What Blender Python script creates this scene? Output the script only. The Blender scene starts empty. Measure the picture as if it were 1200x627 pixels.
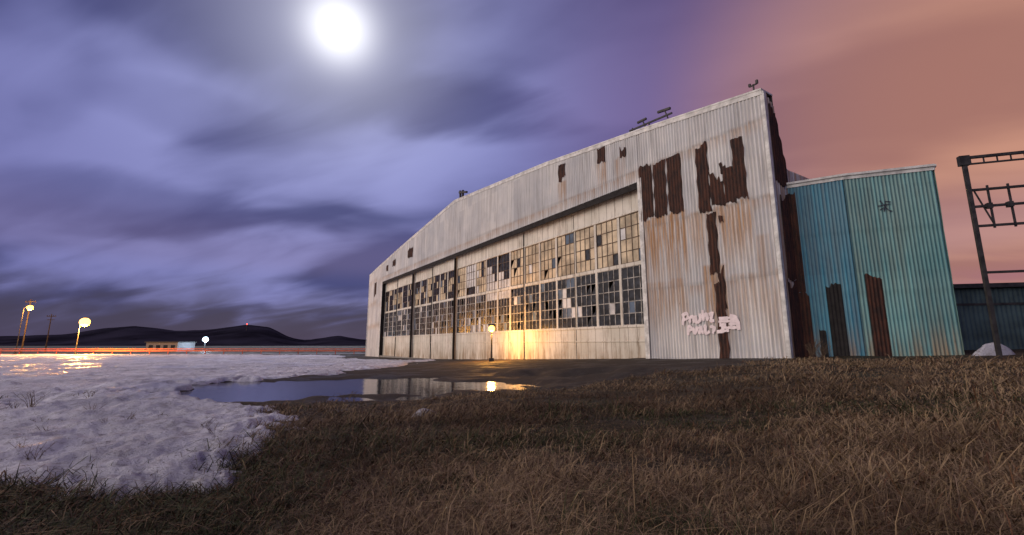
import bpy, math, random
import numpy as np
from mathutils import Vector, Matrix
random.seed(7); rng=np.random.default_rng(7)
scene=bpy.context.scene
COL=scene.collection
# ---------------------------------------------------------------- helpers
TAB=rng.random((256,256))
def vnoise(x,y):
    x=np.asarray(x,float); y=np.asarray(y,float)
    ix=np.floor(x).astype(int); iy=np.floor(y).astype(int)
    fx=x-ix; fy=y-iy; fx=fx*fx*(3-2*fx); fy=fy*fy*(3-2*fy)
    a=TAB[ix&255,iy&255]; b=TAB[(ix+1)&255,iy&255]; c=TAB[ix&255,(iy+1)&255]; d=TAB[(ix+1)&255,(iy+1)&255]
    return (a*(1-fx)+b*fx)*(1-fy)+(c*(1-fx)+d*fx)*fy
def fbm(x,y,s=1.0,o=4):
    v=0;a=.5;t=0
    for i in range(o):
        v=v+a*vnoise(np.asarray(x)*s+17.3*i,np.asarray(y)*s-9.1*i); t+=a; a*=.5; s*=2.03
    return v/t-.5
def sstep(a,b,x):
    t=np.clip((x-a)/(b-a),0,1); return t*t*(3-2*t)
def new_obj(name,verts,faces,mats=(),midx=None,parent=None,smooth=False,loc=None):
    me=bpy.data.meshes.new(name); me.from_pydata([tuple(v) for v in verts],[],[tuple(f) for f in faces])
    for m in mats: me.materials.append(m)
    if midx is not None: me.polygons.foreach_set('material_index',np.array(midx,dtype=np.int32))
    if smooth: me.polygons.foreach_set('use_smooth',np.ones(len(me.polygons),dtype=bool))
    me.update()
    ob=bpy.data.objects.new(name,me); COL.objects.link(ob)
    if parent: ob.parent=parent
    if loc: ob.location=loc
    return ob
def fattr(ob,name,arr):
    at=ob.data.attributes.new(name,'FLOAT','POINT'); at.data.foreach_set('value',np.asarray(arr,dtype=np.float32).ravel())
def empty(name,loc=(0,0,0),rotz=0):
    e=bpy.data.objects.new(name,None); COL.objects.link(e); e.location=loc; e.rotation_euler=(0,0,rotz); e.empty_display_size=.3
    return e
class MB:
    def __init__(s): s.v=[];s.f=[];s.m=[]
    def box(s,x0,x1,y0,y1,z0,z1,m=0):
        b=len(s.v)
        s.v+=[(x0,y0,z0),(x1,y0,z0),(x1,y1,z0),(x0,y1,z0),(x0,y0,z1),(x1,y0,z1),(x1,y1,z1),(x0,y1,z1)]
        s.f+=[(b,b+3,b+2,b+1),(b+4,b+5,b+6,b+7),(b,b+1,b+5,b+4),(b+1,b+2,b+6,b+5),(b+2,b+3,b+7,b+6),(b+3,b,b+4,b+7)]
        s.m+=[m]*6
    def beam(s,p,q,w,m=0,n=4,w2=None):
        p=Vector(p);q=Vector(q);d=(q-p).normalized(); w2=w if w2 is None else w2
        if abs(d.z)<.95: a=d.cross(Vector((0,0,1))).normalized()
        else: a=Vector((1,0,0)); a=(a-d*a.dot(d)).normalized()
        c=d.cross(a); b=len(s.v)
        for P,W in ((p,w),(q,w2)):
            for i in range(n):
                t=2*math.pi*(i+.5)/n; s.v.append(tuple(P+(a*math.cos(t)+c*math.sin(t))*W*.5*(1.414 if n==4 else 1)))
        for i in range(n): s.f.append((b+i,b+(i+1)%n,b+n+(i+1)%n,b+n+i)); s.m.append(m)
        s.f.append(tuple(b+i for i in reversed(range(n)))); s.m.append(m)
        s.f.append(tuple(b+n+i for i in range(n))); s.m.append(m)
    def quad(s,a,b_,c,d,m=0):
        b=len(s.v); s.v+=[a,b_,c,d]; s.f.append((b,b+1,b+2,b+3)); s.m.append(m)
    def ball(s,c,r,m=0,n=12,sz=1):
        b=len(s.v); k=n//2
        for i in range(k+1):
            ph=math.pi*i/k
            for j in range(n):
                th=2*math.pi*j/n; s.v.append((c[0]+r*math.sin(ph)*math.cos(th),c[1]+r*math.sin(ph)*math.sin(th),c[2]+r*sz*math.cos(ph)))
        for i in range(k):
            for j in range(n): s.f.append((b+i*n+j,b+(i+1)*n+j,b+(i+1)*n+(j+1)%n,b+i*n+(j+1)%n)); s.m.append(m)
    def obj(s,name,mats,parent=None,smooth=False,loc=None): return new_obj(name,s.v,s.f,mats,s.m,parent,smooth,loc)
# ---------------------------------------------------------------- materials
class NT:
    def __init__(s,tree): s.t=tree; s.n=tree.nodes; s.l=tree.links
    def new(s,typ,**k):
        n=s.n.new(typ)
        for a,b in k.items(): setattr(n,a,b)
        return n
    def put(s,sock,v):
        if isinstance(v,bpy.types.NodeSocket): s.l.new(v,sock)
        elif v is not None:
            if hasattr(sock.default_value,'__len__') and len(sock.default_value)==4 and len(v)==3: v=(*v,1)
            sock.default_value=v
    def math(s,op,a,b=None,clamp=False):
        n=s.new('ShaderNodeMath',operation=op,use_clamp=clamp); s.put(n.inputs[0],a); s.put(n.inputs[1],b); return n.outputs[0]
    def vmath(s,op,a,b=None):
        n=s.new('ShaderNodeVectorMath',operation=op); s.put(n.inputs[0],a); s.put(n.inputs[1],b)
        return n.outputs['Value'] if op=='DOT_PRODUCT' else n.outputs[0]
    def mix(s,f,a,b,mode='MIX'):
        n=s.new('ShaderNodeMix',data_type='RGBA',blend_type=mode); n.clamp_factor=True
        s.put(n.inputs[0],f); s.put(n.inputs[6],a); s.put(n.inputs[7],b); return n.outputs[2]
    def rng(s,v,a,b,c=0.,d=1.,smooth=True):
        n=s.new('ShaderNodeMapRange',interpolation_type='SMOOTHSTEP' if smooth else 'LINEAR')
        s.put(n.inputs[0],v)
        for i,x in enumerate((a,b,c,d)): n.inputs[i+1].default_value=x
        return n.outputs[0]
    def noise(s,vec,scale,detail=4,rough=.55,dist=0.,):
        n=s.new('ShaderNodeTexNoise'); s.put(n.inputs['Vector'],vec); n.inputs['Scale'].default_value=scale
        n.inputs['Detail'].default_value=detail; n.inputs['Roughness'].default_value=rough; n.inputs['Distortion'].default_value=dist
        return n.outputs[0]
    def mapping(s,vec,scale=(1,1,1),rot=(0,0,0),loc=(0,0,0)):
        n=s.new('ShaderNodeMapping'); s.put(n.inputs[0],vec); n.inputs['Scale'].default_value=scale; n.inputs['Rotation'].default_value=rot; n.inputs['Location'].default_value=loc
        return n.outputs[0]
    def attr(s,name):
        n=s.new('ShaderNodeAttribute'); n.attribute_name=name; return n
def mat(name):
    m=bpy.data.materials.new(name); m.use_nodes=True; t=NT(m.node_tree); b=m.node_tree.nodes['Principled BSDF']
    return m,t,b
def coord(t,kind='Object'): return t.new('ShaderNodeTexCoord').outputs[kind]
def simple(name,col,rough=.7,metal=0.,var=.25,scale=3.,spec=.5):
    m,t,b=mat(name); c=coord(t); n=t.noise(c,scale,5,.6)
    dark=tuple(x*(1-var) for x in col); lite=tuple(min(1,x*(1+var)) for x in col)
    t.put(b.inputs['Base Color'],t.mix(t.rng(n,.3,.7),dark,lite)); b.inputs['Roughness'].default_value=rough; b.inputs['Metallic'].default_value=metal
    b.inputs['Specular IOR Level'].default_value=spec
    return m
def emis(name,col,st):
    m,t,b=mat(name); b.inputs['Base Color'].default_value=(*col,1); b.inputs['Emission Color'].default_value=(*col,1); b.inputs['Emission Strength'].default_value=st
    return m
def corr_mat(name,col,col2,grime=.5,rough=.55,groove_shade=.45):
    m,t,b=mat(name); c=coord(t)
    big=t.noise(c,.35,3,.6); streak=t.noise(t.mapping(c,(3.2,3.2,.18)),1.5,5,.65); fine=t.noise(t.mapping(c,(9,9,1.2)),3,4,.7)
    sx=t.new('ShaderNodeSeparateXYZ'); t.put(sx.inputs[0],c)
    cell=t.new('ShaderNodeTexWhiteNoise',noise_dimensions='2D'); cb=t.new('ShaderNodeCombineXYZ')
    hx=t.math('DIVIDE',t.math('ADD',sx.outputs[0],sx.outputs[1]),1.02)
    t.put(cb.inputs[0],t.math('FLOOR',hx)); t.put(cb.inputs[1],t.math('FLOOR',t.math('DIVIDE',t.math('ADD',sx.outputs[2],-.5),3.85)))
    t.put(cell.inputs['Vector'],cb.outputs[0])
    base=t.mix(t.rng(big,.35,.65),col,col2)
    base=t.mix(1.0,base,t.mix(cell.outputs[0],(.76,.77,.80),(1,1,1)),'MULTIPLY')
    base=t.mix(t.math('MULTIPLY',t.rng(streak,.46,.70),grime),base,tuple(x*.30 for x in col))
    st=t.attr('stain').outputs['Fac']
    s=t.math('MULTIPLY',st,t.rng(streak,.30,.60))
    base=t.mix(s,base,(.40,.20,.065))
    spots=t.math('MULTIPLY',t.rng(fine,.60,.72),t.math('ADD',t.math('MULTIPLY',st,.9),.22))
    base=t.mix(spots,base,(.09,.04,.022))
    gr=t.attr('groove_shade').outputs['Fac']; base=t.mix(t.math('MULTIPLY',gr,groove_shade),base,tuple(x*.28 for x in col))  # shade of the rib valleys painted into the colour, plus dark lap seams
    t.put(b.inputs['Base Color'],base); b.inputs['Roughness'].default_value=rough
    return m
M_wall=corr_mat('galvanised_white',(.64,.65,.66),(.77,.76,.74),.48)
M_teal=corr_mat('teal_paint',(.12,.35,.37),(.21,.46,.46),.45)
M_blue=corr_mat('blue_paint',(.045,.24,.36),(.08,.32,.44),.4)
m,t,b=mat('rusted_sheet'); c=coord(t); n=t.noise(t.mapping(c,(1,1,.35)),5,5,.7); n2=t.noise(c,23,3,.7)
a=t.mix(t.rng(n,.35,.65),(.020,.009,.008),(.090,.030,.016)); a=t.mix(t.rng(n2,.56,.78,0,.65),a,(.22,.085,.035))
a=t.mix(t.math('MULTIPLY',t.attr('groove_shade').outputs['Fac'],.55),a,(.012,.007,.006)); t.put(b.inputs['Base Color'],a); b.inputs['Roughness'].default_value=.85; M_rust=m
M_trim=simple('white_trim',(.60,.60,.58),.6,var=.3,scale=2)
m,t,b=mat('door_paint'); c=coord(t)
st=t.noise(t.mapping(c,(2,2,.3)),1.5,5,.7); base=t.mix(t.rng(t.noise(c,.5,3),.35,.65),(.56,.54,.47),(.70,.67,.60))
base=t.mix(t.rng(st,.50,.72,0,.7),base,(.18,.13,.085)); sx=t.new('ShaderNodeSeparateXYZ'); t.put(sx.inputs[0],c)
sheet=t.math('FRACT',t.math('DIVIDE',sx.outputs[0],.75)); base=t.mix(t.math('LESS_THAN',sheet,.04),base,(.12,.09,.06))
low=t.math('MULTIPLY',t.rng(sx.outputs[2],1.5,-.4),t.rng(st,.35,.6)); base=t.mix(t.math('MULTIPLY',low,.7),base,(.20,.12,.05))
t.put(b.inputs['Base Color'],base); b.inputs['Roughness'].default_value=.6; M_door=m
M_steel=simple('dark_steel',(.04,.037,.037),.6,.3,var=.5,scale=4)
M_darkpost=simple('dark_post',(.03,.028,.028),.8,0,spec=.1)
M_muntin=simple('rusty_muntin',(.10,.07,.05),.8,var=.5,scale=3)
M_muntin_l=simple('flaking_muntin',(.33,.32,.30),.7,var=.6,scale=3)
m,t,b=mat('dark_glass'); c=coord(t); n=t.noise(c,2.5,3); t.put(b.inputs['Base Color'],t.mix(t.rng(n,.4,.7),(.006,.007,.012),(.028,.034,.05)))
b.inputs['Roughness'].default_value=.22; b.inputs['Specular IOR Level'].default_value=.16
M_glass=m
M_pbeige=simple('painted_pane_beige',(.50,.41,.28),.5,var=.45,scale=.7)
M_pwhite=simple('painted_pane_white',(.55,.55,.55),.45,var=.3,scale=.9)
M_pblue=simple('painted_pane_blue',(.08,.12,.18),.35,var=.4,scale=.9,spec=.25)
M_int=simple('dark_interior',(.015,.015,.015),.9,spec=.1)
M_roof=simple('roof_felt',(.07,.07,.07),.9)
M_paint=simple('graffiti_white',(.80,.70,.72),.6,var=.12)
M_black=simple('graffiti_black',(.03,.03,.05),.6)
M_wood=simple('pole_wood',(.06,.045,.035),.9,var=.4)
M_orange=emis('sodium_lamp',(1,.46,.08),7.0)
M_white=emis('mercury_lamp',(.55,.78,1),9)
M_red=emis('beacon_red',(1,.06,.03),6)
# ---------------------------------------------------------------- terrain functions
CAMZ=1.2
PC=(-6.1,17.3); PANG=math.radians(8)
def base_h(x,y):
    a=x-.05*y
    return np.where(a<0,-.9*np.tanh(-a*.05/.9),1.2*np.tanh(a*.055/1.2))
ZP=float(base_h(np.array(PC[0]),np.array(PC[1])))-.02
def pud(x,y):
    dx=x-PC[0]; dy=y-PC[1]
    u=(dx*math.cos(PANG)+dy*math.sin(PANG))/6.2; v=(-dx*math.sin(PANG)+dy*math.cos(PANG))/4.2
    return np.sqrt(u*u+v*v)+fbm(x,y,.7,3)*.9
def ground_h(x,y):
    r=np.hypot(x,y)
    z=base_h(x,y)+fbm(x,y,.35,3)*.16*np.clip(1-r/120,0,1)+fbm(x+50,y,2.2,3)*.09*np.clip(1-r/40,0,1)
    d=pud(x,y)
    z=z*(1-sstep(1.9,1.15,d))+(ZP+.05+fbm(x,y,1.4,3)*.06)*sstep(1.9,1.15,d)
    z=z-.13*sstep(1.12,.75,d)
    return z
SP=np.array([(-8.6,47),(-9.6,36),(-11.4,27),(-10.8,21),(-9.0,15.6),(-6.7,11.2),(-4.6,8.8),(-4.1,7.3),(-3.2,5.6),(-2.9,4.5),(-4.3,4.8),(-5.6,5.3),(-9,4.4),(-14,3),(-60,-6),(-260,-20),(-260,92),(-60,92),(-34,86),(-24,64)],float)
def poly_sd(P,x,y):
    d=np.full(x.shape,1e9); ins=np.zeros(x.shape,bool); n=len(P)
    for i in range(n):
        ax,ay=P[i]; bx,by=P[(i+1)%n]
        t=np.clip(((x-ax)*(bx-ax)+(y-ay)*(by-ay))/((bx-ax)**2+(by-ay)**2),0,1)
        d=np.minimum(d,np.hypot(x-ax-t*(bx-ax),y-ay-t*(by-ay)))
        c=((ay>y)!=(by>y)); xi=(bx-ax)*(y-ay)/(by-ay if by!=ay else 1e-9)+ax
        ins^=(c&(x<xi))
    return np.where(ins,d,-d)
def snow_sd(x,y):
    r=np.hypot(x,y)
    return poly_sd(SP,x,y)+fbm(x,y,.55,4)*np.clip(r*.26,1.1,5.5)+fbm(x+9,y+3,2.6,4)*1.3+fbm(x+2,y+7,9,2)*.28
AP=np.array([(-40,30),(-13,12.6),(-5,12.2),(-1,12.9),(2.5,13.4),(7.1,15.6),(9.5,17.6),(12.6,19.7),(12.6,24),(-30,90),(-60,90)],float)
def gravel_mask(x,y):
    return sstep(-.4,.5,poly_sd(AP,x,y)+fbm(x,y,.8,3)*2.6)
def polar(name,r0,r1,nr,a0,a1,na,hf,mats,attrs=None):
    r=np.concatenate([[0.0] if r0==0 else [],np.geomspace(max(r0,.35),r1,nr)]); a=np.radians(np.linspace(a0,a1,na))
    R,A=np.meshgrid(r,a,indexing='ij'); X=R*np.sin(A); Y=R*np.cos(A); x=X.ravel(); y=Y.ravel()
    z=hf(x,y); n1=len(r)
    v=np.stack([x,y,z],1); i=np.arange(n1-1)[:,None]; j=np.arange(na-1)[None,:]
    q=np.stack([i*na+j,i*na+j+1,(i+1)*na+j+1,(i+1)*na+j],-1).reshape(-1,4)[:,::-1]
    me=bpy.data.meshes.new(name); me.vertices.add(len(v)); me.vertices.foreach_set('co',v.astype(np.float32).ravel())
    me.loops.add(q.size); me.loops.foreach_set('vertex_index',q.astype(np.int32).ravel())
    me.polygons.add(len(q)); me.polygons.foreach_set('loop_start',np.arange(0,q.size,4,dtype=np.int32)); me.polygons.foreach_set('use_smooth',np.ones(len(q),bool))
    me.update(calc_edges=True); me.validate()
    for m in mats: me.materials.append(m)
    if attrs:
        for k,f in attrs.items():
            at=me.attributes.new(k,'FLOAT','POINT'); at.data.foreach_set('value',f(x,y).astype(np.float32))
    ob=bpy.data.objects.new(name,me); COL.objects.link(ob); return ob
m,t,b=mat('ground_soil'); c=coord(t)
g=t.attr('gravel').outputs['Fac']; n1=t.noise(c,.6,4,.6); n2=t.noise(c,14,5,.75); n3=t.noise(c,60,3,.7)
soil=t.mix(t.rng(n2,.35,.7),(.018,.014,.008),(.080,.056,.03)); soil=t.mix(t.rng(n1,.45,.65,0,.5),soil,(.03,.032,.012))
grv=t.mix(t.rng(n3,.35,.7),(.020,.017,.015),(.085,.066,.05)); grv=t.mix(t.rng(n1,.4,.6,0,.6),grv,(.03,.025,.022))
t.put(b.inputs['Base Color'],t.mix(g,soil,grv)); t.put(b.inputs['Roughness'],t.rng(n1,.45,.6,.95,.6)); b.inputs['Specular IOR Level'].default_value=.25
bp=t.new('ShaderNodeBump'); bp.inputs['Strength'].default_value=.8; bp.inputs['Distance'].default_value=.04; t.put(bp.inputs['Height'],n2); t.put(b.inputs['Normal'],bp.outputs[0])
M_ground=m
polar('ground',0,4000,330,-180,180,721,ground_h,[M_ground],{'gravel':gravel_mask})
def snow_z(x,y):
    sd=snow_sd(x,y); r=np.hypot(x,y)
    th=np.clip(sd*.30,-.35,.10)+np.where(sd>0,1,0)*(fbm(x,y,1.3,4)*.18+fbm(x+4,y+8,5,4)*.12)*sstep(0,.5,sd)
    th=th-.30*sstep(.20,.27,fbm(x+31,y+5,.7,5))*sstep(80,40,r)
    th=th-.4*sstep(1.05,.9,pud(x,y))
    return ground_h(x,y)+th+.01
m,t,b=mat('old_snow'); c=coord(t)
n1=t.noise(c,.35,4,.6); n2=t.noise(c,4,6,.78); n3=t.noise(c,24,5,.78)
s=t.mix(t.rng(n1,.35,.65),(.50,.50,.56),(.76,.76,.82)); s=t.mix(t.rng(n2,.48,.66,0,.75),s,(.26,.24,.25)); s=t.mix(t.rng(n3,.57,.65,0,.9),s,(.08,.06,.045))
t.put(b.inputs['Base Color'],s); b.inputs['Specular IOR Level'].default_value=.4
ice=t.noise(t.mapping(c,(1,1,1),loc=(3,1,0)),.16,2,.5); t.put(b.inputs['Roughness'],t.rng(ice,.52,.58,.8,.28))
bp=t.new('ShaderNodeBump'); bp.inputs['Strength'].default_value=1.0; bp.inputs['Distance'].default_value=.10; t.put(bp.inputs['Height'],t.math('ADD',n2,t.math('MULTIPLY',n3,.4))); t.put(b.inputs['Normal'],bp.outputs[0])
M_snow=m
polar('snow',1.5,270,440,-112,2,620,snow_z,[M_snow])
m,t,b=mat('puddle_water'); b.inputs['Base Color'].default_value=(.02,.022,.03,1); b.inputs['Roughness'].default_value=.10; b.inputs['IOR'].default_value=1.28
bp=t.new('ShaderNodeBump'); bp.inputs['Strength'].default_value=.35; bp.inputs['Distance'].default_value=.02; t.put(bp.inputs['Height'],t.noise(coord(t),3,4)); t.put(b.inputs['Normal'],bp.outputs[0])
M_water=m
vs=[(PC[0],PC[1],ZP-.005)]; na=72
for i in range(na):
    a=2*math.pi*i/na; lo=0.1
    for k in range(70):
        px=PC[0]+math.cos(a)*lo; py=PC[1]+math.sin(a)*lo
        if float(pud(np.array(px),np.array(py)))>1.22: break
        lo+=.15
    vs.append((px,py,ZP-.005))
new_obj('puddle',vs,[(0,1+i,1+(i+1)%na) for i in range(na)],[M_water])
# ---------------------------------------------------------------- grass
def make_grass():
    nt=26000
    r=np.exp(rng.uniform(math.log(1.1),math.log(34),nt)); az=np.radians(rng.uniform(-66,66,nt))
    x=r*np.sin(az); y=r*np.cos(az)
    extra=11000
    re=np.exp(rng.uniform(math.log(2.0),math.log(9),extra)); ae=np.radians(rng.uniform(-55,58,extra))
    x=np.concatenate([x,re*np.sin(ae)]); y=np.concatenate([y,re*np.cos(ae)])
    sd=snow_sd(x,y); gm=gravel_mask(x,y); pd=pud(x,y); dens=fbm(x,y,.9,3)
    hole=fbm(x+31,y+5,.7,5)
    lx=(x-12.3)*-.8415+(y-20)*-.5402
    u=rng.random(len(x))
    keep=((sd<.02)|((sd<.8)&(u<.15))|((hole>.21)&(u<.6))|(u<.018))&(gm<rng.uniform(.1,.97,len(x)))&(pd>1.15)&(lx>.15)&(dens>-.40+rng.random(len(x))*.34)
    keep&=~((y>19.9-.42*(x-13.4))&(x>12.5)&(x<19))
    x=x[keep];y=y[keep]; sd=sd[keep]; r=np.hypot(x,y); n=len(x)
    nb=14
    X=np.repeat(x,nb);Y=np.repeat(y,nb);R=np.repeat(r,nb); N=n*nb
    sp=.045+.011*R
    X=X+rng.normal(0,1,N)*sp; Y=Y+rng.normal(0,1,N)*sp
    big=fbm(x,y,.6,3)
    tl=np.repeat(np.clip(rng.gamma(3.5,.28,n),.3,2.5)*(1+2.0*big)*np.where(sd>0,1.1,1),nb)
    H=tl*rng.uniform(.03,.105,N)*(1+.014*R); H=H+np.repeat(np.where(sd>0,.05,0),nb)*rng.random(N); H*=np.where(rng.random(N)<.025,1.9,1)
    W=(.0020+.0011*R)*rng.uniform(.6,1.4,N)
    la0=rng.uniform(0,2*math.pi,n); la=np.repeat(la0,nb)+rng.normal(0,.8,N)
    la=np.where(rng.random(N)<.3,.6+rng.normal(0,.6,N),la)
    lean=np.clip(rng.normal(1.8,.8,N),.05,3.2)
    Z=ground_h(X,Y)-.01
    yaw=rng.uniform(0,math.pi,N)
    wx=np.cos(yaw)*W*.5; wy=np.sin(yaw)*W*.5
    lx=np.cos(la);ly=np.sin(la)
    mx=X+lx*H*lean*.35; my=Y+ly*H*lean*.35; mz=Z+H*.62
    tx=X+lx*H*lean; ty=Y+ly*H*lean; tz=Z+H*np.clip(1.15-.36*lean,.2,1)
    V=np.empty((N,5,3),np.float32)
    V[:,0]=np.stack([X-wx,Y-wy,Z],1);V[:,1]=np.stack([X+wx,Y+wy,Z],1)
    V[:,2]=np.stack([mx+wx*.8,my+wy*.8,mz],1);V[:,3]=np.stack([mx-wx*.8,my-wy*.8,mz],1);V[:,4]=np.stack([tx,ty,tz],1)
    b=np.arange(N)[:,None]*5
    L=np.concatenate([b+0,b+1,b+2,b+3,b+3,b+2,b+4],1).astype(np.int32)
    me=bpy.data.meshes.new('dry_grass'); me.vertices.add(N*5); me.vertices.foreach_set('co',V.ravel())
    me.loops.add(N*7); me.loops.foreach_set('vertex_index',L.ravel())
    me.polygons.add(N*2); ls=np.stack([np.arange(N)*7,np.arange(N)*7+4],1).astype(np.int32).ravel(); me.polygons.foreach_set('loop_start',ls)
    me.update(calc_edges=True)
    straw=np.array([.33,.235,.135]); brown=np.array([.092,.060,.034]); green=np.array([.042,.048,.018]); red=np.array([.12,.058,.030])
    tuftv=np.repeat(rng.normal(0,.24,n),nb)
    f=np.clip(.22+2.0*fbm(X,Y,.40,4)+1.2*fbm(X+20,Y+3,2.2,3)+.026*X+.012*R+tuftv+rng.normal(0,.16,N),0,1)[:,None]
    Cc=brown*(1-f)+straw*f
    gv=.50+2.6*fbm(X+70,Y,.45,4)-.04*X-.02*R
    gsel=(np.clip(gv,0,1)*rng.random(N)>.38)[:,None]; Cc=np.where(gsel,green*(0.7+rng.random((N,1))*.9),Cc)
    rs=(rng.random(N)<.10)[:,None]; Cc=np.where(rs,red,Cc)
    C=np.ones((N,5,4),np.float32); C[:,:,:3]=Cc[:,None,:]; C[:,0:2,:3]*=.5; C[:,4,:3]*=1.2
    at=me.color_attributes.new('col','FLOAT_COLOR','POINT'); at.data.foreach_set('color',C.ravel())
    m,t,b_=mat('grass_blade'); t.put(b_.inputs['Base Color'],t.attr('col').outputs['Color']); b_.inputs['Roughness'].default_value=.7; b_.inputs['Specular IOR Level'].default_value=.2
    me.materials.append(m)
    ob=bpy.data.objects.new('dry_grass',me); COL.objects.link(ob)
make_grass()
M_twig=simple('dead_stem',(.12,.08,.05),.9,var=.4)
def weed(x,y,h,n,spread):
    mb=MB(); z=float(ground_h(np.array(x),np.array(y)))
    for i in range(n):
        a=random.uniform(0,6.28); sp=random.uniform(.2,1)*spread; hh=h*random.uniform(.5,1.05)
        bx=random.gauss(0,.03);by=random.gauss(0,.03); p=(bx,by,0); q=(bx+math.cos(a)*sp*.35,by+math.sin(a)*sp*.35,hh*.55); e=(bx+math.cos(a)*sp,by+math.sin(a)*sp,hh)
        w=.003+.0005*math.hypot(x,y)
        mb.beam(p,q,w,0,3); mb.beam(q,e,w,0,3,w*.4)
        for k in range(4):
            f=random.uniform(.1,.95); s=[q[j]+(e[j]-q[j])*f for j in range(3)]; aa=random.uniform(0,6.28)
            l=h*random.uniform(.08,.22); mb.beam(s,(s[0]+math.cos(aa)*l*.7,s[1]+math.sin(aa)*l*.7,s[2]+l*.8),w*.6,0,3,w*.3)
    mb.obj('dead_weed',[M_twig],loc=(x,y,z))
WD=[(6.2,7.3,.55,16,.25),(7.4,8.2,.5,9,.25),(-.6,4.2,.2,10,.25),(3.0,6.2,.3,8,.2),(12.9,19.4,.8,26,.45),(13.4,19.5,.7,20,.4),(-11.5,11.0,.5,12,.35),(-12.3,11.4,.4,9,.3),(-6.0,5.9,.3,8,.2),(-6.6,6.3,.25,8,.2),(-2.3,13.2,.35,14,.5),(-4.5,12.6,.3,12,.5),(.3,13.2,.3,10,.5),(9.5,8.0,.45,9,.3),(-7.6,9.2,.25,6,.2),(-4.6,7.2,.22,8,.25),(-5.3,8.0,.2,7,.2),(-8.5,7.5,.25,8,.25),(1.2,3.6,.18,7,.2),(-1.9,3.9,.2,8,.25)]
for _ in range(22): WD.append((random.uniform(-3,12),random.uniform(4.5,11),random.uniform(.15,.32),random.randint(4,8),.18))
for _ in range(12): WD.append((random.uniform(-17,-6),random.uniform(6.5,14),random.uniform(.18,.34),random.randint(5,9),.22))
for x,y,h,n,s in WD: weed(x,y,h,n,s)
def snow_lump(name,x,y,rx,ry,h,seed):
    n=22;k=8;vs=[];fs=[]
    for i in range(k+1):
        f=i/k
        for j in range(n):
            a=2*math.pi*j/n; q=1+.5*float(fbm(np.array(math.cos(a)*1.3+seed),np.array(math.sin(a)*1.3),1,3))*2
            X=x+math.cos(a)*rx*f*q;Y=y+math.sin(a)*ry*f*q
            vs.append((X,Y,float(ground_h(np.array(X),np.array(Y)))+h*(1-f**2.2)*(1+.9*float(fbm(np.array(X*3),np.array(Y*3),1,3)))-.03*f))
    for i in range(k):
        for j in range(n): fs.append((i*n+j,(i+1)*n+j,(i+1)*n+(j+1)%n,i*n+(j+1)%n))
    return new_obj(name,vs,fs,[M_snow],smooth=True)
snow_lump('snow_patch',-1.65,8.6,.28,.12,.14,2)
snow_lump('snow_pile',18.3,17.2,.75,.4,.45,9)
# ---------------------------------------------------------------- hangar
W=70.0
HANG=empty('aircraft_hangar',(12.3,20,0),math.atan2(.8415,-.5402))
prof_t=np.array([0,7.3,17.5,35,52.5,62.7,70]); prof_z=np.array([13.5,14.6,15.95,17.6,15.65,14.4,13.4])
def ztop(t): return np.interp(t,prof_t,prof_z)
D0,D1,DZ=8.0,62.0,11.25
ZB=-1.6
PIT=.19
stains=[(4.8,7.9,8.4,5.6,1.0),(1.1,2.9,8.0,3.8,.9),(3.5,4.7,8.0,3.4,.65),(2.6,3.9,5.0,5,.9),(9,9.8,13.2,2,.6),(10.7,11.5,13.4,2.5,.8),(15,15.9,13.4,2.2,.7),(.3,1.0,6,4,.5),(5,7.9,4.5,3.5,.7),(0,2.4,4.3,4,.45)]
def stain_val(t,z):
    v=np.full_like(t,.06)
    for a,b_,zt,L,s in stains:
        w=sstep(a-.25,a+.15,t)*sstep(b_+.25,b_-.15,t)
        v=np.maximum(v,w*s*sstep(zt-L,zt-L*.15,z)*(z<zt+.3))
    for L in (4.4,8.2,12.1): v=np.maximum(v,.55*sstep(L-1.0,L-.05,z)*(z<L))
    return v
def groove_shade(ts,pitch): return .5-.5*np.cos(ts*2*math.pi/pitch)  # mask for painted rib shade, strongest in the corrugation valleys
def corr_sheet(name,ts,zlo,zhi,rows,yfun,mat_,parent,amp=.028,pitch=PIT,axis='x',stain=None,laps=(4.4,8.2,12.1)):
    nt=len(ts); vs=[];st=[];gv=[]
    off=amp*np.cos(ts*2*math.pi/pitch); gr=groove_shade(ts,pitch)
    for k in range(rows+1):
        z=zlo+(zhi-zlo)*k/rows
        lap=np.zeros_like(z); gg=gr.copy()
        for L in laps:
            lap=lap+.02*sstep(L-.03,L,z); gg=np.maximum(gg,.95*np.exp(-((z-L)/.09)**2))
        o=off+yfun(ts,z)+lap
        vs.append(np.stack([ts,o,z] if axis=='x' else [-o,-ts,z],1)); st.append(stain(ts,z) if stain else np.zeros_like(z)); gv.append(gg)
    v=np.concatenate(vs); i=np.arange(rows)[:,None]; j=np.arange(nt-1)[None,:]
    q=np.stack([i*nt+j,i*nt+j+1,(i+1)*nt+j+1,(i+1)*nt+j],-1).reshape(-1,4)
    if axis=='x': q=q[:,::-1]
    ob=new_obj(name,v.tolist(),q.tolist(),[mat_],parent=parent,smooth=True)
    fattr(ob,'stain',np.concatenate(st)); fattr(ob,'groove_shade',np.concatenate(gv)); return ob
zero=lambda t,z:.006*np.sin(t*7.3+z*1.7)
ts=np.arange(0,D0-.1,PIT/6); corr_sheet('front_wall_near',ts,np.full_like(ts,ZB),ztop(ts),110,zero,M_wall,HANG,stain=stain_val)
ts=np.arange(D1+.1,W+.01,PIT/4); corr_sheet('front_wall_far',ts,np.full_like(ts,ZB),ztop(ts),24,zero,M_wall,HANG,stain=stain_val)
ts=np.arange(D0-.1,D1+.1,PIT/5); corr_sheet('front_wall_header',ts,np.full_like(ts,DZ),ztop(ts),26,zero,M_wall,HANG,stain=stain_val)
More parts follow.
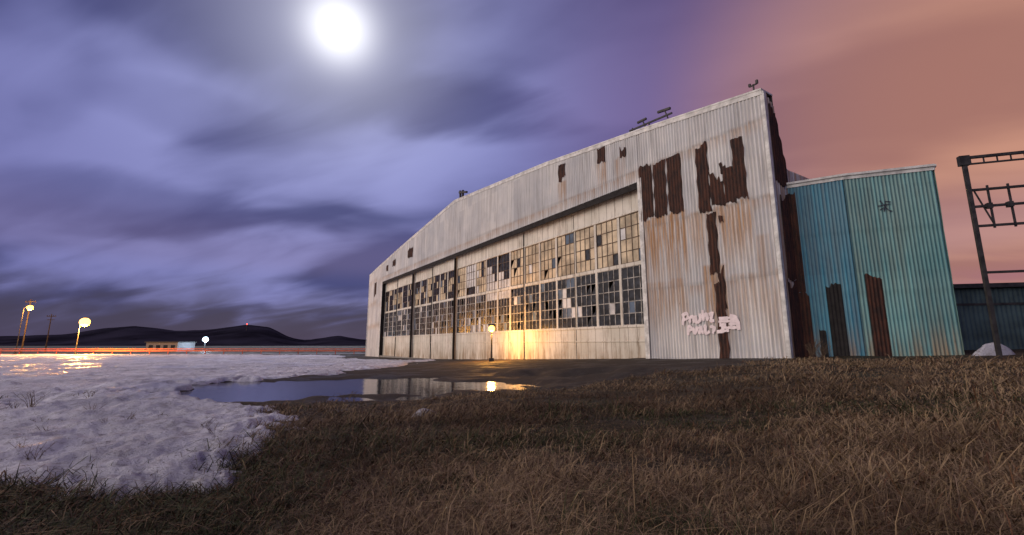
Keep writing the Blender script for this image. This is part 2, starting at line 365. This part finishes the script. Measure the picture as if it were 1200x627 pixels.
sp_s=np.array([0,.8,1.4,1.5,45]); sp_z=np.array([13.5,12.8,9.9,9.7,9.7])
ts=np.concatenate([np.arange(0,3,.03),np.arange(3,14.5,PIT/2)])
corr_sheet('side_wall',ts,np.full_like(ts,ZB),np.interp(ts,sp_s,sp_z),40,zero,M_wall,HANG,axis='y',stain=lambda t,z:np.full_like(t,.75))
def rust_panel(name,t0,t1,z0,z1,rag0=.15,rag1=.05,proud=.03,seedo=0):
    ts=np.arange(t0,t1+1e-6,PIT/6); n=len(ts); rows=10
    lo=z0+rag0*(np.round(vnoise(ts*2.2+seedo,ts*0+3.3)*5)/5+.5*vnoise(ts*9+seedo,ts*0))
    hi=z1-rag1*(vnoise(ts*2.6+seedo,ts*0+8.3)+.5*vnoise(ts*11+seedo,ts*0))
    V=[]
    for k in range(rows+1):
        z=lo+(hi-lo)*k/rows; lap=0
        tt=ts+.045*np.where(np.arange(n)==0,1,np.where(np.arange(n)==n-1,1,0))*np.sin(z*5+seedo)
        for L in (4.4,8.2,12.1): lap=lap+.02*sstep(L-.03,L,z)
        V.append(np.stack([tt,.028*np.cos(ts*2*math.pi/PIT)+proud+lap+.006*np.sin(ts*7.3+z*1.7),z],1))
    v=np.concatenate(V); i=np.arange(rows)[:,None]; j=np.arange(n-1)[None,:]
    q=np.stack([i*n+j,(i+1)*n+j,(i+1)*n+j+1,i*n+j+1],-1).reshape(-1,4)
    o=new_obj(name,v.tolist(),q.tolist(),[M_rust],parent=HANG,smooth=True); fattr(o,'groove_shade',np.tile(groove_shade(ts,PIT),rows+1)); return o
k=0
for (a,b_,z0,z1,r0,r1) in [(4.82,5.80,8.35,12.1,.35,.1),(5.86,6.80,8.45,12.15,.3,.15),(6.86,7.85,8.5,12.5,.3,.6),
    (3.15,3.85,8.0,12.2,.2,.3),(2.35,3.15,8.1,10.7,.3,.9),(1.7,2.35,8.0,10.4,.3,.3),(1.15,1.8,8.0,11.75,.4,.2),(2.2,2.5,9.5,11.6,.5,1.0),
    (2.95,3.5,4.5,8.1,.3,.1),(2.8,3.35,-.5,4.5,.1,.2),(2.75,3.05,2.6,5.6,.6,.8),(2.55,2.8,7.0,8.0,.5,.2),
    (15.0,15.9,13.4,15.3,.6,.3),(10.7,11.5,13.4,14.9,.5,.15),(8.85,9.4,13.2,14.6,.3,.8),(48.2,50.2,13.0,14.9,.5,.5),(55.5,57,12.8,14.4,.5,.5),(59.2,60.2,12.4,14.0,.5,.4),(65.4,66.6,9.0,12,.6,.6)]:
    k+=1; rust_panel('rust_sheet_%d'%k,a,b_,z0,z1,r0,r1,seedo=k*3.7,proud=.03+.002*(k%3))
mb=MB()
for a,b_ in zip(prof_t[:-1],prof_t[1:]):
    za,zb=float(ztop(a)),float(ztop(b_))
    for (y0,y1,dz0,dz1) in [(-.95,.12,.0,.09),(.052,.1,-.24,-.002)]:
        b0=len(mb.v)
        mb.v+=[(a,y0,za+dz0),(b_,y0,zb+dz0),(b_,y1,zb+dz0),(a,y1,za+dz0),(a,y0,za+dz1),(b_,y0,zb+dz1),(b_,y1,zb+dz1),(a,y1,za+dz1)]
        mb.f+=[tuple(b0+i for i in f) for f in [(0,3,2,1),(4,5,6,7),(0,1,5,4),(1,2,6,5),(2,3,7,6),(3,0,4,7)]]; mb.m+=[0]*6
mb.box(-.05,.10,.04,.08,ZB,13.45); mb.box(-.08,-.05,-.12,.07,ZB,13.4)
mb.box(D0-.30,D0+.02,.055,.09,ZB,DZ+.25); mb.box(D1-.02,D1+.3,.055,.09,ZB,DZ+.25); mb.box(69.9,70.06,.04,.08,ZB,13.3)
mb.obj('trim',[M_trim],HANG)
mb=MB()
mb.box(D0+.02,D1-.02,-.02,.07,DZ-.38,DZ+.06); mb.box(D0+.02,D1-.02,-1.6,-.03,DZ-.02,DZ+.05)
mb.box(D0-.12,D0-.02,-1.6,-.03,ZB,DZ); mb.box(D1+.02,D1+.12,-1.6,-.03,ZB,DZ)
mb.obj('door_track',[M_darkpost],HANG)
rp=[(0,9.7),(6,11.2),(17.5,13.8),(35,15.6),(52.5,13.8),(64,11.2),(70,9.7)]
vs=[];fs=[]; RD=-14.5
for s in (-.95,RD):
    for x,z in rp: vs.append((x,s,z))
n=len(rp)
for i in range(n-1): fs.append((i,i+1,n+i+1,n+i))
b0=len(vs)
vs+=[(0,RD,ZB),(70,RD,ZB)]; fs.append(tuple(range(n,2*n))+(b0+1,b0))
vs+=[(70,0,ZB),(70,RD,ZB),(70,RD,9.7),(70,-1.2,9.7),(70,0,13.4)]; fs.append((b0+2,b0+3,b0+4,b0+5,b0+6))
b1=len(vs)
for t_i in prof_t: vs+= [(float(t_i),-.9,float(ztop(t_i))),(float(t_i),-.9,9.0)]
for i in range(len(prof_t)-1): fs.append((b1+2*i,b1+2*i+2,b1+2*i+3,b1+2*i+1))
new_obj('roof_and_rear',vs,fs,[M_roof],parent=HANG)
new_obj('interior_back',[(1,-2.4,ZB),(69,-2.4,ZB),(69,-2.4,12),(1,-2.4,12)],[(0,1,2,3)],[M_int],parent=HANG)
def side_rust(name,s0,s1,z0,z1):
    nn=40; ts=np.linspace(s0,s1,nn); V=[]
    lo=z0+.4*vnoise(ts*5,ts*0+1); hi=np.minimum(z1-.5*vnoise(ts*6,ts*0+4),np.interp(ts,sp_s,sp_z)-.12)
    for kk in range(9):
        z=lo+(hi-lo)*kk/8; lap=0
        for L in (4.4,8.2,12.1): lap=lap+.02*sstep(L-.03,L,z)
        V.append(np.stack([-(.028*np.cos(ts*2*math.pi/PIT)+.035+lap),-ts,z],1))
    v=np.concatenate(V); i=np.arange(8)[:,None]; j=np.arange(nn-1)[None,:]
    q=np.stack([i*nn+j,i*nn+j+1,(i+1)*nn+j+1,(i+1)*nn+j],-1).reshape(-1,4)
    o=new_obj(name,v.tolist(),q.tolist(),[M_rust],parent=HANG,smooth=True); fattr(o,'groove_shade',np.tile(groove_shade(ts,PIT),9))
side_rust('side_rust_upper',.25,1.35,8.6,12.9); side_rust('side_rust_mid',.5,1.35,4.0,8.4); side_rust('side_rust_low',.35,1.4,-.4,4.2)
NL=8; LW=(D1-D0)/NL
zw0,zw1,zw2,zw3=2.4,6.15,6.38,9.6
for li in range(NL):
    x0=D0+li*LW+.02; x1=x0+LW-.04
    yo=-.42-(.05 if li%2 else 0.)
    if li>=4: yo=-.35-.16*((li)%2)
    mb=MB(); y0,y1=yo-.12,yo
    mb.box(x0,x1,y0,y1,ZB,zw0); mb.box(x0,x1,y0,y1,zw3,DZ-.05)
    cw=(x1-x0)/3
    mb.box(x0,x0+.10,y0,y1,zw0,zw3); mb.box(x1-.10,x1,y0,y1,zw0,zw3)
    for c_ in (1,2): mb.box(x0+c_*cw-.10,x0+c_*cw+.10,y0,y1,zw0,zw3)
    spans=[(x0+.10,x0+cw-.10),(x0+cw+.10,x0+2*cw-.10),(x0+2*cw+.10,x1-.10)]
    for a,b_ in spans: mb.box(a,b_,y0,y1,zw1,zw2)
    mb.box(x0,x1,yo+.003,yo+.06,zw0-.14,zw0-.02); mb.box(x0,x1,yo+.003,yo+.045,1.35,1.42); mb.box(x0,x1,yo+.003,yo+.05,zw3+.02,zw3+.14)
    mb.obj('door_leaf_%d'%(li+1),[M_door],HANG)
    fr=MB(); pn=MB()
    if li>=4: fr.box(x0-.03,x0+.14,yo+.004,yo+.22,ZB,DZ-.39,1)
    else: fr.box(x0-.01,x0+.05,yo+.004,yo+.03,ZB,DZ-.39,1)
    for si,(a,b_) in enumerate(spans):
        gcol=li*3+si
        for (z0,z1,up) in ((zw0,zw1,0),(zw2,zw3,1)):
            nc=4; nr=5 if not up else 4
            pw=(b_-a)/nc; ph=(z1-z0)/nr; mu=2 if up else 3
            for q in range(nc+1):
                w=.026 if 0<q<nc else .04
                X=a+q*pw; fr.box(X-w,X+w,yo-.085,yo-.03,z0+.001,z1-.001,mu)
            for q in range(nr+1):
                w=.026 if 0<q<nr else .04
                Z=z0+q*ph; fr.box(a+.002,b_-.002,yo-.082,yo-.034,Z-w,Z+w,mu)
            for c_ in range(nc):
                for r_ in range(nr):
                    xa=a+c_*pw;za=z0+r_*ph; u=random.random(); v_=float(vnoise(np.array(xa*.9+3),np.array(za*.9)))
                    if up:
                        mm=1 if u<.90 else (2 if u<.93 else (0 if u<.98 else 3))
                        if gcol in (7,8): mm=0 if (c_+4*(gcol-7))*.55+.3<r_+.8*((gcol==8)*2) else 2
                        if gcol in (10,): mm=2 if r_>0 else 0
                        if gcol>=12: mm=0 if (v_>.40 and u<.85) else (3 if u<.3 else 1)
                    else:
                        mm=0 if u<.92 else (3 if u<.97 else 4)
                        if v_>.74 and u>.35: mm=2 if u>.7 else 3
                        if gcol in (7,8) and r_==4: mm=2
                    if mm==4: continue
                    yj=yo-.058+random.uniform(-.006,.006); tl=random.uniform(-.008,.008)
                    if mm in (0,1) and random.random()<.08:
                        cx=xa+pw*random.uniform(.3,.7); cz=za+ph*random.uniform(.3,.7)
                        b0=len(pn.v); pn.v+=[(xa,yj,za),(xa,yj,za+ph),(cx,yj,cz),(xa+pw,yj,za)]; pn.f.append((b0,b0+1,b0+2,b0+3)); pn.m.append(mm); continue
                    pn.quad((xa,yj+tl,za),(xa,yj-tl,za+ph),(xa+pw,yj-tl*.5,za+ph),(xa+pw,yj+tl*.6,za),mm)
    fr.obj('window_frame_%d'%(li+1),[M_trim,M_darkpost,M_muntin,M_muntin_l],HANG)
    pn.obj('window_panes_%d'%(li+1),[M_glass,M_pbeige,M_pwhite,M_pblue],HANG)
mb=MB(); mb.box(D0-.1,D1+.1,-1.2,-.02,-1.7,-.55); mb.obj('door_sill',[simple('concrete',(.25,.24,.22),.9)],HANG)
def strokes(name,lists,ox,oz,sc,w,matx,parent,y=.07,flip=1):
    mb=MB()
    for L in lists:
        pts=[(ox+flip*p[0]*sc,oz+p[1]*sc) for p in L]; fine=[]
        P_=[pts[0]]+pts+[pts[-1]]
        for i in range(1,len(P_)-2):
            for kk in range(6):
                u=kk/6; q=[]
                for d_ in (0,1):
                    a,b_,c_,e_=P_[i-1][d_],P_[i][d_],P_[i+1][d_],P_[i+2][d_]
                    q.append(.5*((2*b_)+(-a+c_)*u+(2*a-5*b_+4*c_-e_)*u*u+(-a+3*b_-3*c_+e_)*u**3))
                fine.append(tuple(q))
        fine.append(pts[-1])
        for a,b_ in zip(fine[:-1],fine[1:]):
            d=math.hypot(b_[0]-a[0],b_[1]-a[1])+1e-6; ww=w*random.uniform(.6,1.35); nx=-(b_[1]-a[1])/d*ww; nz=(b_[0]-a[0])/d*ww
            ex=(b_[0]-a[0])/d*w*.5; ez=(b_[1]-a[1])/d*w*.5
            jj=random.uniform(0,.004)
            mb.quad((a[0]-nx-ex,y+jj,a[1]-nz-ez),(b_[0]-nx+ex,y+jj,b_[1]-nz+ez),(b_[0]+nx+ex,y+jj,b_[1]+nz+ez),(a[0]+nx-ex,y+jj,a[1]+nz-ez))
    return mb.obj(name,[matx],parent)
G=[[(0,-.1),(.1,.45)],[(.0,.5),(.35,.6),(.4,.3),(.08,.2)],[(.55,.0),(.55,.3),(.8,.35),(.82,.02)],[(.98,.4),(1.0,.0),(1.25,.1),(1.3,.5)],[(1.5,.7),(1.5,.1)],[(1.48,.3),(1.75,.5),(1.78,.1)],[(1.95,.45),(2.15,.5),(2.0,.1),(2.2,.05)],
   [(.35,-.75),(.45,-.2),(.65,-.4),(.45,-.5)],[(.75,-.35),(.85,-.7),(1.05,-.3)],[(1.15,-.7),(1.3,-.3),(1.4,-.7)],[(1.6,-.2),(1.6,-.7),(1.85,-.6)],[(1.95,-.3),(2.2,-.35),(2.1,-.7)],
   [(2.6,.15),(3.6,.2)],[(2.55,-.02),(3.65,.0)],[(2.6,-.2),(2.95,-.22)],[(3.2,-.18),(3.7,-.2)],[(2.7,-.38),(3.6,-.4)],[(3.3,.32),(3.7,.1),(3.75,-.5)],[(2.4,-.62),(3.1,-.55)]]
strokes('graffiti',G,5.35,2.35,.84,.075,M_paint,HANG,flip=-1)
def roof_item(name,segs,t_):
    d=Vector((-.5402,.8415,0)); p=Vector((12.3,20,0))+d*t_; mb=MB(); z=float(ztop(t_))+.09
    for a,b_,w in segs: mb.beam((a[0],0,a[1]),(b_[0],0,b_[1]),w)
    o=mb.obj(name,[M_steel],loc=(p.x,p.y,z)); o.rotation_euler=(0,0,math.atan2(.8415,-.5402)); return o
roof_item('bent_antenna',[((0,-.1),(0,.3),.06),((-1.7,.1),(1.6,.35),.09),((-1.4,-.1),(-1.2,.5),.06),((-1.6,.45),(-.7,.60),.13),((.3,.1),(.5,.6),.06),((.2,.6),(.9,.62),.12),((1.3,-.1),(1.35,.45),.06)],6.9)
roof_item('lamp_bracket',[((0,0),(0,.38),.06),((-.18,.33),(.18,.33),.06),((-.18,.33),(-.18,.52),.10),((.18,.33),(.18,.48),.10)],.4)
roof_item('roof_vent',[((0,-.1),(0,.8),.2),((-1,.3),(.9,.8),.2),((.6,-.1),(.7,.95),.18)],33)
# ---------------------------------------------------------------- annex
P=[(13.35,20.75),(15.3,19.55),(18.4,18.4),(24.4,27.7)]
ANX=empty('corrugated_annex',(0,0,0))
AZT=8.85
def annex_face(name,p,q,mat_,z0=-.4,z1=AZT,rows=60,panels=(),pit=.14):
    L=math.hypot(q[0]-p[0],q[1]-p[1]); e=empty(name+'_frame',(p[0],p[1],0),math.atan2(q[1]-p[1],q[0]-p[0])); e.parent=ANX
    ts=np.arange(0,L+.001,pit/6); vs=[];nt=len(ts);st=[];gv=[]
    for kk in range(rows+1):
        z=z0+(z1-z0)*kk/rows; lap=0; gg=groove_shade(ts,pit)
        for Lz in (3.4,6.2): lap+= .018*float(sstep(Lz-.03,Lz,np.array(z))); gg=np.maximum(gg,.7*math.exp(-((z-Lz)/.08)**2))
        y=-(.02*np.cos(ts*2*math.pi/pit)+lap); vs.append(np.stack([ts,y,np.full(nt,z)],1)); gv.append(gg)
        st.append(.55*sstep(2.4,.4,np.full(nt,z))+.22*vnoise(ts*1.3,ts*0+z*.2))
    v=np.concatenate(vs); i=np.arange(rows)[:,None]; j=np.arange(nt-1)[None,:]
    qd=np.stack([i*nt+j,i*nt+j+1,(i+1)*nt+j+1,(i+1)*nt+j],-1).reshape(-1,4)
    o=new_obj(name,v.tolist(),qd.tolist(),[mat_],parent=e,smooth=True); fattr(o,'stain',np.concatenate(st)); fattr(o,'groove_shade',np.concatenate(gv))
    for n_,(a,b_,za,zb,mm) in enumerate(panels):
        tt=np.arange(a,b_,pit/6); hi=zb-.25*(vnoise(tt*4+n_,tt*0)+.6*vnoise(tt*13,tt*0+n_)); lo=np.full(len(tt),za); V=[]
        for kk in range(9):
            z=lo+(hi-lo)*kk/8; lap=sum(.018*sstep(Lz-.03,Lz,z) for Lz in (3.4,6.2))
            V.append(np.stack([tt,-(.02*np.cos(tt*2*math.pi/pit)+lap+.02),z],1))
        V=np.concatenate(V); n2=len(tt); i=np.arange(8)[:,None]; j=np.arange(n2-1)[None,:]
        qd=np.stack([i*n2+j,i*n2+j+1,(i+1)*n2+j+1,(i+1)*n2+j],-1).reshape(-1,4)
        o=new_obj(name+'_rust_%d'%(n_+1),V.tolist(),qd.tolist(),[mm],parent=e,smooth=True); fattr(o,'groove_shade',np.tile(groove_shade(tt,pit),9))
    mb=MB(); mb.box(-.04,L+.04,-.14,.02,z1,z1+.10); mb.box(-.03,L+.03,-.075,-.045,z1-.16,z1-.003); mb.obj(name+'_cap',[M_trim],e)
    return e,L
e1,L1=annex_face('blue_face',P[0],P[1],M_blue,panels=[(0,.42,3.6,8.5,M_rust),(0,.5,-.3,3.7,M_rust),(.72,.98,-.3,2.0,M_darkpost),(1.15,1.75,-.3,4.1,M_darkpost)])
e2,L2=annex_face('teal_face',P[1],P[2],M_teal,panels=[(.32,.95,-.3,4.35,M_rust)])
e3,L3=annex_face('end_face',P[2],P[3],M_teal,rows=10)
star=[[(0,0),(.1,.5)],[(-.2,.3),(.3,.35)],[(-.1,.55),(.15,.1),(.3,.0)],[(.1,.5),(.3,.45)],[(-.15,.1),(.0,.2)]]
strokes('scribble',star,1.35,7.0,.95,.02,M_black,e2,y=-.085)
new_obj('annex_roof',[(x,y,AZT+.02) for x,y in P],[(0,1,2,3)],[M_roof],parent=ANX)
# ---------------------------------------------------------------- steel frame (gantry)
FX=empty('steel_gantry',(17.35,16.1,0),math.radians(-18))
mb=MB(); H=8.25
for X in (0,4.6): mb.beam((X,0,-.2),(X,0,H),.12)
mb.beam((-.15,0,H),(5,0,H),.10); mb.beam((-.15,0,H-.26),(5,0,H-.26),.06)
for i in range(12): mb.beam((.2+i*.4,0,H-.26),(.2+i*.4,0,H),.035)
mb.box(-.16,.16,-.09,.09,H-.30,H+.08)
for z in (6.95,6.3,5.55): mb.beam((-.05,0,z),(4.7,0,z+.02),.085)
for x in (.55,1.15,2.2,3.2): mb.beam((x,.0,5.45),(x,0,7.1),.055)
mb.beam((.15,.0,6.9),(.55,0,5.6),.04); mb.beam((0,0,3.8),(4.6,0,3.8),.085)
for x in (.5,1.1): mb.box(x-.08,x+.08,-.08,.08,6.2,6.4)
mb.obj('frame',[M_steel],FX)
SH=empty('low_shed',(23.2,23.5,0),math.radians(-14))
M_shed=simple('shed_paint',(.045,.080,.092),.7,var=.4,scale=1)
mb=MB(); mb.box(0,16,0,6,-.3,4.1,0)
mb.box(-.3,16.3,-.35,6.3,4.1,4.32,1); mb.box(3.2,4.3,-.09,-.005,.6,3.0,2); mb.box(.05,16,-.08,-.056,3.2,3.32,1)
mb.obj('body',[M_shed,M_steel,M_rust],SH)
ts=np.arange(0,16,.04); V=np.concatenate([np.stack([ts,-.03+.02*np.cos(ts*2*math.pi/.2),np.full(len(ts),z)],1) for z in (-.3,4.08)]); n=len(ts)
new_obj('cladding',V.tolist(),[(j,j+1,n+j+1,n+j) for j in range(n-1)],[M_shed],parent=SH,smooth=True)
# ---------------------------------------------------------------- lamps
def street_lamp(name,x,y,zl,mat_,col,power,r=.22,arm=1.2,dirx=1):
    g=float(ground_h(np.array(x),np.array(y)))
    e=empty(name,(x,y,g)); h=zl-g
    mb=MB(); mb.beam((0,0,-.3),(0,0,h-.2-(r if not arm else 0)*.5),.20,0,8,.12)
    if arm:
        mb.beam((0,0,h-.25),(arm*dirx*.6,0,h+.25+r*.5),.09,0,6); mb.beam((arm*dirx*.6,0,h+.25+r*.5),(arm*dirx,0,h+.2+r*.6),.08,0,6)
    mb.box(arm*dirx-.3,arm*dirx+.3,-.16,.16,h+r*.95,h+r*.95+.12)
    mb.box(-.2,.2,-.2,.2,-.3,.25); mb.obj('pole',[M_steel],e)
    b2=MB(); b2.ball((arm*dirx,0,h),r,0,16,1.0); b2.obj('lamp_glass',[mat_],e,True)
    L=bpy.data.lights.new('lamp_light','POINT'); L.color=col; L.energy=power; L.shadow_soft_size=r
    lo=bpy.data.objects.new('lamp_light',L); COL.objects.link(lo); lo.parent=e; lo.location=(arm*dirx,-.0,h-r-.15)
    return e
OR=(1,.44,.08)
street_lamp('street_lamp',-87,90,5.6,M_orange,OR,38000,.85,.9)
street_lamp('street_lamp',-111,101,9.4,M_orange,OR,9000,.55,1.4)
street_lamp('street_lamp',-90,132,2.6,M_white,(.6,.8,1),4000,.75,0)
street_lamp('post_lamp',-1.7,37.5,2.5,M_orange,OR,1900,.26,0)
def upole(x,y,h):
    g=float(ground_h(np.array(x),np.array(y))); mb=MB(); mb.beam((0,0,-.3),(0,0,h),.32,0,8,.2); mb.beam((-1.2,0,h-.6),(1.2,0,h-.6),.16); mb.beam((-.9,0,h-1.5),(.9,0,h-1.5),.14)
    for dx in (-1.1,-.5,.5,1.1): mb.beam((dx,0,h-.6),(dx,0,h-.3),.1)
    mb.obj('utility_pole',[M_wood],loc=(x,y,g))
upole(-113,104,12.5); upole(-122,118,10)
# ---------------------------------------------------------------- road, light-trail rail, far building
m_asph=simple('asphalt',(.05,.05,.052),.6,var=.3,scale=.6)
mb=MB()
for i in range(40):
    xa=-330+i*8.; xb=xa+8; mb.quad((xa,98,-.84),(xb,98,-.84),(xb,106,-.84),(xa,106,-.84))
mb.obj('road',[m_asph])
mb=MB()
for i in range(40): mb.quad((-330+i*8,101.9,-.832),(-326+i*8,101.9,-.832),(-326+i*8,102.1,-.832),(-330+i*8,102.1,-.832))
mb.obj('road_marking',[simple('road_paint',(.7,.6,.3),.6)])
mb=MB(); mb.beam((-330,97,-.15),(-12,97,-.15),.30); mb.beam((-330,97,.25),(-12,97,.25),.16)
for i in range(80): mb.beam((-330+i*4,97.2,-1.2),(-330+i*4,97.2,.3),.12)
mb.obj('trail_standin_rail',[simple('trail_red_paint',(.62,.13,.06),.35,.0)])  # added rail, its red colour stands in for car-light trails
FB=empty('flat_roofed_building',(-104,128,-.9)); mb=MB(); mb.box(0,9,0,7,-.3,2.6,0); mb.box(-.3,9.3,-.3,7.3,2.6,2.85,1)
for i in range(4): mb.box(.8+i*2.1,2+i*2.1,-.03,-.003,1.0,1.9,2)
mb.obj('walls',[simple('render_grey',(.20,.19,.20)),M_roof,M_glass],FB)
# hills
hx=np.linspace(-1800,900,271); hy=np.linspace(560,1500,40)
px=np.array([-1800,-1000,-800,-700,-640,-590,-520,-470,-415,-380,-345,-320,-270,-235,-150,0,300,900]); pz=np.array([10,14,13,15,25,29,21,24,31,27,11,7,14,8,5,5,8,10])
X,Y=np.meshgrid(hx,hy,indexing='ij'); ridge=np.interp(X*700/Y,px,pz)*(Y/700)
Z=-2+ (ridge+fbm(X,Y,.012,4)*9)*np.sin(np.clip((Y-560)/ (260),0,1)*math.pi/2)**2
n2=len(hy); i=np.arange(len(hx)-1)[:,None]; j=np.arange(n2-1)[None,:]
q=np.stack([i*n2+j,(i+1)*n2+j,(i+1)*n2+j+1,i*n2+j+1],-1).reshape(-1,4)
new_obj('hills',np.stack([X,Y,Z],-1).reshape(-1,3).tolist(),q.tolist(),[simple('hill_forest',(.018,.016,.026),1.0,var=.6,scale=.01,spec=0.0)],smooth=True)
mb=MB(); mb.beam((0,0,-4),(0,0,6),.8); mb.ball((0,0,6.5),1.0,1,8); mb.obj('radio_mast',[M_steel,M_red],loc=(-418,705,26))
# ---------------------------------------------------------------- sky
MD=Vector((-203,464.5,365)).normalized()
w=bpy.data.worlds.new('World'); scene.world=w; w.use_nodes=True; t=NT(w.node_tree); bg=w.node_tree.nodes['Background']
d=t.new('ShaderNodeTexCoord').outputs['Generated']; sp=t.new('ShaderNodeSeparateXYZ'); t.put(sp.inputs[0],d); dz=sp.outputs[2]
den=t.math('ADD',t.math('MAXIMUM',dz,0.0),.20); cb=t.new('ShaderNodeCombineXYZ'); t.put(cb.inputs[0],t.math('DIVIDE',sp.outputs[0],den)); t.put(cb.inputs[1],t.math('DIVIDE',sp.outputs[1],den))
pl=cb.outputs[0]
m1b=t.mapping(pl,(1,1,1),rot=(0,0,math.radians(20)))
c1=t.noise(t.mapping(m1b,(.55,1.0,1),loc=(2.4,.2,0)),1.5,3,.42,.5); c2=t.noise(t.mapping(m1b,(.7,1.9,1),loc=(5,2,0)),2.0,4,.45,.4)
cl=t.math('ADD',t.math('MULTIPLY',c1,.74),t.math('MULTIPLY',c2,.26))
cf=t.rng(cl,.39,.61)
left=t.mix(cf,(.040,.044,.165),(.170,.170,.42))
dm=t.math('MAXIMUM',t.vmath('DOT_PRODUCT',d,tuple(MD)),0.)
halo=t.math('POWER',dm,11.); halo2=t.math('POWER',dm,60.); halo3=t.math('POWER',dm,650.)
lit=t.mix(t.math('MULTIPLY',halo,t.rng(cl,.38,.62,.10,.85)),left,(.37,.40,.75))
# darker banks of cloud, placed by direction in the sky dome
def bank(px,py,sx,sy,amt,src):
    yc=313.5-py; v=Vector((px-600,512.4-.1706*yc,yc*.9853+88.7)).normalized()
    r_=v.cross(Vector((0,0,1))).normalized(); u_=r_.cross(v)
    a=t.math('DIVIDE',t.vmath('DOT_PRODUCT',d,tuple(r_)),sx); b_=t.math('DIVIDE',t.vmath('DOT_PRODUCT',d,tuple(u_)),sy)
    q=t.math('ADD',t.math('MULTIPLY',a,a),t.math('MULTIPLY',b_,b_)); q=t.math('ADD',q,t.math('MULTIPLY',t.math('SUBTRACT',c2,.5),2.2))
    front=t.math('GREATER_THAN',t.vmath('DOT_PRODUCT',d,tuple(v)),0.)
    f=t.math('MULTIPLY',t.math('MULTIPLY',t.rng(q,.1,1.3,1,0),amt),front)
    return t.mix(f,src,(.048,.050,.175))
lit=bank(530,125,.27,.075,.80,lit); lit=bank(130,235,.30,.06,.55,lit); lit=bank(240,140,.16,.05,.30,lit)
A=Vector((.84,.50,.30)).normalized(); da=t.vmath('DOT_PRODUCT',d,tuple(A))
gf=t.rng(da,.76,.99); warm=t.mix(cf,(.38,.175,.140),(.56,.275,.195))
mid=t.mix(t.rng(da,.50,.88,0,.9),lit,t.mix(cf,(.115,.078,.20),(.18,.115,.26)))
skyc=t.mix(gf,mid,warm)
skyc=t.mix(t.rng(dz,.42,.85,0,.60),skyc,(.050,.038,.11))
hz=t.rng(t.math('ADD',dz,t.math('MULTIPLY',t.math('SUBTRACT',c2,.5),.16)),.03,.145,1,0)
hcol=t.mix(t.rng(da,.55,.95),(.042,.033,.072),(.36,.15,.20))
skyc=t.mix(t.math('MULTIPLY',hz,.90),skyc,hcol)
pk=t.math('MULTIPLY',t.rng(dz,.12,.17),t.rng(dz,.28,.18)); skyc=t.mix(t.math('MULTIPLY',pk,.22),skyc,(.26,.19,.34))
Bv=Vector((-.93,-.36,.25)).normalized(); db=t.vmath('DOT_PRODUCT',d,tuple(Bv))  # unseen bright sky lobe behind the camera, added to light the facade
skyc=t.mix(t.rng(db,.58,.95),skyc,(2.4,2.05,1.85))
def addc(a,f,c): return t.mix(1.0,a,t.mix(f,(0,0,0),c),'ADD')
skyc=addc(skyc,halo2,(.30,.31,.34)); skyc=addc(skyc,halo3,(1.0,1.0,.95))
bg.inputs[1].default_value=1.0; t.put(bg.inputs[0],skyc)
sky=t.new('ShaderNodeTexSky',sky_type='NISHITA'); sky.sun_disc=False; sky.sun_elevation=math.asin(MD.z); sky.sun_rotation=math.atan2(MD.x,MD.y)
bg2=t.new('ShaderNodeBackground'); t.put(bg2.inputs[0],sky.outputs[0]); bg2.inputs[1].default_value=.002
ad=t.new('ShaderNodeAddShader'); t.l.new(bg.outputs[0],ad.inputs[0]); t.l.new(bg2.outputs[0],ad.inputs[1])
t.l.new(ad.outputs[0],w.node_tree.nodes['World Output'].inputs[0])
mb=MB(); mb.ball((0,0,0),62,0,40); mb.obj('moon',[emis('moon_glow',(1,1,.96),1.3)],smooth=True,loc=tuple(MD*2600))
S=bpy.data.lights.new('moonlight','SUN'); S.energy=.95; S.angle=math.radians(2); S.color=(.86,.88,1); so=bpy.data.objects.new('moonlight',S); COL.objects.link(so)
so.rotation_euler=(-MD).to_track_quat('-Z','Y').to_euler()
# ---------------------------------------------------------------- camera
cam=bpy.data.cameras.new('camera'); cam.lens=15.6; cam.sensor_width=36; cam.clip_end=9000; cam.clip_start=.05
co=bpy.data.objects.new('camera',cam); COL.objects.link(co); co.location=(0,0,CAMZ); co.rotation_euler=(math.radians(90+9.82),0,0); scene.camera=co
scene.view_settings.view_transform='Standard'; scene.view_settings.look='None'; scene.view_settings.exposure=0
